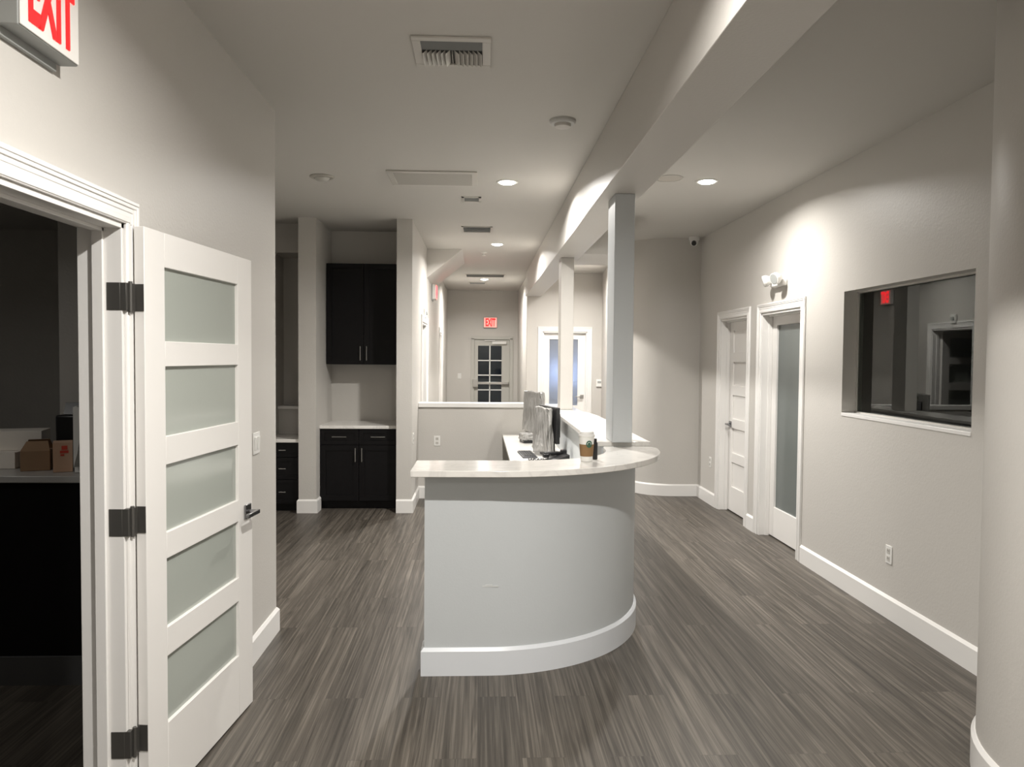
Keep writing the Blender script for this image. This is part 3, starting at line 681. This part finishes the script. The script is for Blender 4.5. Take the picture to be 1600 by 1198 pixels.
# big supply grille
vg = thing('supply_vent', 'large louvred supply vent in the ceiling nearest the camera', 'vent', (-0.137, 3.55, CEIL))
W2, H2 = 0.178, 0.172
mb = MB(); fw = 0.040
for (a, b, c, d) in ((-W2, W2, -H2, -H2+fw), (-W2, W2, H2-fw, H2), (-W2, -W2+fw, -H2+fw, H2-fw), (W2-fw, W2, -H2+fw, H2-fw)): mb.box(a, b, c, d, -0.010, 0)
build('vent_frame', mb, vent_m, vg, bevel=0.003)
build('vent_backing', MB().box(-W2+fw, W2-fw, -H2+fw, H2-fw, -0.002, 0.0), ventd_m, vg)
build('damper_plate', MB().box(-W2+fw, W2-fw, -H2+fw, -0.035, -0.008, -0.002), mat('damper_grey', (0.14, 0.145, 0.14), 0.6), vg)
for k in range(13):
    x = -W2+fw+0.012 + k*(2*(W2-fw)-0.024)/12
    tilt = 0.5 if k < 6 else (-0.5 if k > 6 else 0)
    build('louvre', MB().poly([(x-0.0012+tilt*0.02, -0.02, -0.0022), (x+0.0012+tilt*0.02, -0.02, -0.0022), (x+0.0012-tilt*0.02, -0.02, -0.020), (x-0.0012-tilt*0.02, -0.02, -0.020)], (0, H2-fw+0.02, 0)), vent_m, vg)
vr = thing('return_grille', 'wide flat return air grille in the ceiling left of the lit lamp', 'vent', (-0.375, 6.035, CEIL))
a, b = 0.345, 0.24
mb = MB(); fw = 0.045
for (p, q, c, d) in ((-a, a, -b, -b+fw), (-a, a, b-fw, b), (-a, -a+fw, -b+fw, b-fw), (a-fw, a, -b+fw, b-fw)): mb.box(p, q, c, d, -0.012, 0)
build('grille_frame', mb, vent_m, vr, bevel=0.003)
mb = MB()
for k in range(22):
    y = -b+fw + (k+0.5)*(2*(b-fw))/22
    mb.poly([(-a+fw, y-0.006, -0.001), (-a+fw, y-0.004, -0.001), (-a+fw, y+0.008, -0.011), (-a+fw, y+0.006, -0.011)], (2*(a-fw), 0, 0))
build('grille_slats', mb, vent_m, vr)
build('grille_backing', MB().box(-a+fw, a-fw, -b+fw, b-fw, -0.001, 0.0), greyp_m, vr)
def slot(label, x0, x1, y0, y1, n=3):
    t = thing('slot_vent', label, 'vent', ((x0+x1)/2, (y0+y1)/2, CEIL)); w_, h_ = (x1-x0)/2, (y1-y0)/2
    mb = MB()
    for (p, q, c, d) in ((-w_, w_, -h_, -h_+0.025), (-w_, w_, h_-0.025, h_), (-w_, -w_+0.02, -h_, h_), (w_-0.02, w_, -h_, h_)): mb.box(p, q, c, d, -0.008, 0)
    build('vent_frame', mb, vent_m, t)
    build('vent_backing', MB().box(-w_+0.02, w_-0.02, -h_+0.025, h_-0.025, -0.001, 0.0), ventd_m, t)
    mb = MB()
    for k in range(n):
        y = -h_+0.025 + (k+1)*(2*h_-0.05)/(n+1); mb.box(-w_+0.02, w_-0.02, y-0.003, y+0.003, -0.010, -0.001)
    build('louvre', mb, greyp_m, t)
slot('small dark slot vent in the ceiling just behind the return grille', -0.17, 0.0, 6.70, 6.90)
slot('dark slot vent in the ceiling above the niche end, behind the smaller slot', -0.21, 0.125, 8.20, 8.58)
slot('wide slot vent in the hallway ceiling before the farthest lit lamp', -0.26, 0.42, 12.88, 13.33)
slot('small pale slot vent in the hallway ceiling beyond the farthest lit lamp', -0.22, 0.10, 14.25, 14.6)
sd = thing('smoke_detector', 'round grey smoke detector on the ceiling between the vent and the beam', 'smoke detector', (0.482, 4.52, CEIL))
build('detector_base', MB().lathe([(0.078, 0), (0.078, -0.014), (0.070, -0.022), (0.055, -0.024)], 40), mat('detector_plastic', (0.5, 0.5, 0.48), 0.5), sd)
build('detector_head', MB().lathe([(0.050, -0.024), (0.046, -0.040), (0.030, -0.046), (0.002, -0.047)], 32), vent_m, sd)
sp = thing('sprinkler_head', 'small white sprinkler head on the hallway ceiling', 'sprinkler', (0.043, 10.21, CEIL))
build('sprinkler_plate', MB().lathe([(0.045, 0), (0.043, -0.010), (0.02, -0.013)], 24), plast_m, sp)
build('sprinkler_deflector', MB().lathe([(0.010, -0.013), (0.009, -0.040), (0.026, -0.043), (0.026, -0.047)], 20), plast_m, sp)
sk = thing('ceiling_speaker', 'round flush ceiling speaker between the beam and the lit lamp', 'speaker', (1.468, 5.90, CEIL))
build('speaker_rim', MB().lathe([(0.112, 0), (0.112, -0.004), (0.100, -0.006), (0.098, 0.0)], 40, close=False), ceil_m, sk)
build('speaker_mesh', MB().lathe([(0.099, -0.0005), (0.099, -0.003), (0.05, -0.004), (0.002, -0.004)], 40), mat('speaker_mesh', (0.52, 0.49, 0.44), 0.7, bump=0.4, bscale=500), sk)
dm = thing('security_camera', 'small dome security camera at the ceiling corner of the curved wall', 'camera', (2.47, 8.70, CEIL))
build('camera_base', MB().lathe([(0.060, 0), (0.060, -0.030), (0.050, -0.045)], 32), plast_m, dm)
mb = MB(); mb.lathe([(0.048, -0.045), (0.046, -0.070), (0.034, -0.092), (0.016, -0.102), (0.002, -0.104)], 28); build('camera_dome', mb, plast_m, dm)
build('camera_lens', MB().cyl((-0.012, -0.030, -0.068), (-0.020, -0.058, -0.084), 0.027, 20), black_m, dm)

# ------------------------------------------------------------------ exit signs
def text_mesh(body, size, depth, mtx, name, material, parent, sx=1.0):
    cu = bpy.data.curves.new(name, 'FONT'); cu.body = body; cu.size = size; cu.extrude = depth; cu.align_x = 'CENTER'; cu.align_y = 'CENTER'; cu.offset = 0.008
    to = bpy.data.objects.new(name+'_t', cu); COL.objects.link(to)
    dg = bpy.context.evaluated_depsgraph_get(); me = bpy.data.meshes.new_from_object(to.evaluated_get(dg))
    bpy.data.objects.remove(to); bpy.data.curves.remove(cu)
    me.transform(Matrix.Scale(sx, 4, (1, 0, 0))); me.transform(mtx); me.materials.clear(); me.materials.append(material)
    o = bpy.data.objects.new(name, me); COL.objects.link(o); o.parent = parent; return o
UP = Matrix.Rotation(R(90), 4, 'X')   # text in xz plane, facing -y
def exit_sign(label, loc, rz, w_=0.275, h_=0.21, d_=0.062, face=exitface_m, canopy=False, letters=None):
    t = thing('exit_sign', label, 'exit sign', loc, rz)
    build('sign_housing', MB().box(-w_/2, w_/2, -d_, -0.010, 0, h_), greyp_m if canopy else exitface_m, t, bevel=0.004)
    build('back_plate', MB().box(-w_/2-0.006, w_/2-0.02, -0.014, 0, -0.022, h_+0.01), greyp_m, t, bevel=0.002)
    f = build('sign_face', MB().box(-w_/2+0.003, w_/2-0.003, -d_-0.004, -d_, 0.003, h_-0.003), face, t, bevel=0.002)
    text_mesh('EXIT', 0.225, 0.0015, Matrix.Translation((0, -d_-0.0058, h_/2-0.006)) @ UP, 'letters', letters or exit_m, f, 0.46)
    return t
exit_sign('large red-lettered EXIT sign high on the left wall above the doorway', (LW, 2.05, 2.42), R(90), canopy=True)
exit_sign('small glowing red EXIT sign above the exit door at the hallway end', (0.215, 16.05, 2.25), 0, face=exitfar_m)
exit_sign('EXIT sign seen edge-on, high on the left wall of the hallway', (-0.70, 11.02, 2.45), R(90), face=exitfar_m, letters=exitglow_m)

# ------------------------------------------------------------------ wall plates and fittings
def plate(name, label, cat, loc, rz, kind_):
    t = thing(name, label, cat, loc, rz)
    w_ = 0.115 if kind_ == 'switch2' else 0.072
    build('cover_plate', MB().box(-w_/2, w_/2, -0.006, 0, -0.058, 0.058), plast_m, t, bevel=0.003)
    if kind_ == 'outlet':
        for z in (-0.024, 0.024):
            s_ = build('socket', MB().box(-0.017, 0.017, -0.0085, -0.006, z-0.016, z+0.016), vent_m, t, bevel=0.002)
            build('slots', MB().box(-0.008, -0.0055, -0.0092, -0.0085, z-0.004, z+0.007).box(0.0055, 0.008, -0.0092, -0.0085, z-0.004, z+0.007), rub_m, s_)
    elif kind_ == 'switch2':
        for x in (-0.026, 0.026): build('rocker', MB().poly([(x-0.017, -0.006, -0.034), (x-0.017, -0.009, -0.034), (x-0.017, -0.013, 0.034), (x-0.017, -0.006, 0.034)], (0.034, 0, 0)), plast_m, t, bevel=0.001)
    elif kind_ == 'switch1':
        build('rocker', MB().poly([(-0.017, -0.006, -0.034), (-0.017, -0.009, -0.034), (-0.017, -0.013, 0.034), (-0.017, -0.006, 0.034)], (0.034, 0, 0)), plast_m, t, bevel=0.001)
    elif kind_ == 'blank':
        build('rocker', MB().box(-0.012, 0.012, -0.009, -0.006, -0.02, 0.02), plast_m, t)
    return t
plate('light_switch', 'white double light switch on the left wall beside the open door edge', 'light switch', (LW, 4.055, 1.155), R(90), 'switch2')
plate('wall_outlet', 'white wall outlet below the interior window', 'outlet', (RW, 4.605, 0.40), R(-90), 'outlet')
plate('wall_outlet', 'white wall outlet on the low partition', 'outlet', (-0.485, 8.65, 0.66), 0, 'outlet')
plate('wall_outlet', 'white wall outlet in the corner left of the five-panel door', 'outlet', (RW, 8.30, 0.47), R(-90), 'outlet')
plate('light_switch', 'small white switch on the hallway end wall left of the exit door', 'light switch', (-0.432, 16.05, 1.22), 0, 'switch1')
plate('wall_outlet', 'white outlet on the hallway side of the niche wall end', 'outlet', (-0.70, 7.98, 0.76), R(90), 'outlet')
th = thing('thermostat', 'small white thermostat on the passage wall right of the glowing door', 'thermostat', (2.0, 12.6, 1.20), 0)
build('thermostat_body', MB().box(-0.05, 0.05, -0.025, 0, -0.06, 0.06), plast_m, th, bevel=0.006)
build('thermostat_screen', MB().box(-0.03, 0.03, -0.027, -0.025, 0.0, 0.035), greyp_m, th)
# strobe on the hallway wall
sb_ = thing('wall_strobe', 'small white wall strobe above the open hallway doorway', 'alarm', (-0.70, 9.45, 2.16), R(90))
build('strobe_body', MB().box(-0.06, 0.06, -0.03, 0, -0.06, 0.06), plast_m, sb_, bevel=0.008)
build('strobe_lens', MB().box(-0.03, 0.03, -0.045, -0.03, -0.02, 0.025), greyp_m, sb_, bevel=0.004)
# emergency light above door_2
em = thing('emergency_light', 'white twin-head emergency light above the frosted glass door', 'emergency light', (RW, 6.40, 2.20), R(-90))
build('housing', MB().box(-0.13, 0.13, -0.05, 0, 0.045, 0.10), plast_m, em, bevel=0.012)
for x, dx in ((-0.10, -0.35), (0.10, 0.25)):
    h_ = MB()
    p0 = Vector((x, -0.055, 0.115)); d_ = Vector((dx, -0.85, -0.25)).normalized()
    h_.cyl(p0, p0 + d_*0.035, 0.030, 24, 0.050); h_.cyl(p0 + d_*0.035, p0 + d_*0.065, 0.050, 24, 0.050); h_.cyl((x, -0.04, 0.07), p0, 0.014, 12)
    hh = build('lamp_head', h_, plast_m, em)
    build('head_lens', MB().cyl(p0 + d_*0.0655, p0 + d_*0.068, 0.043, 24), greyp_m, hh)
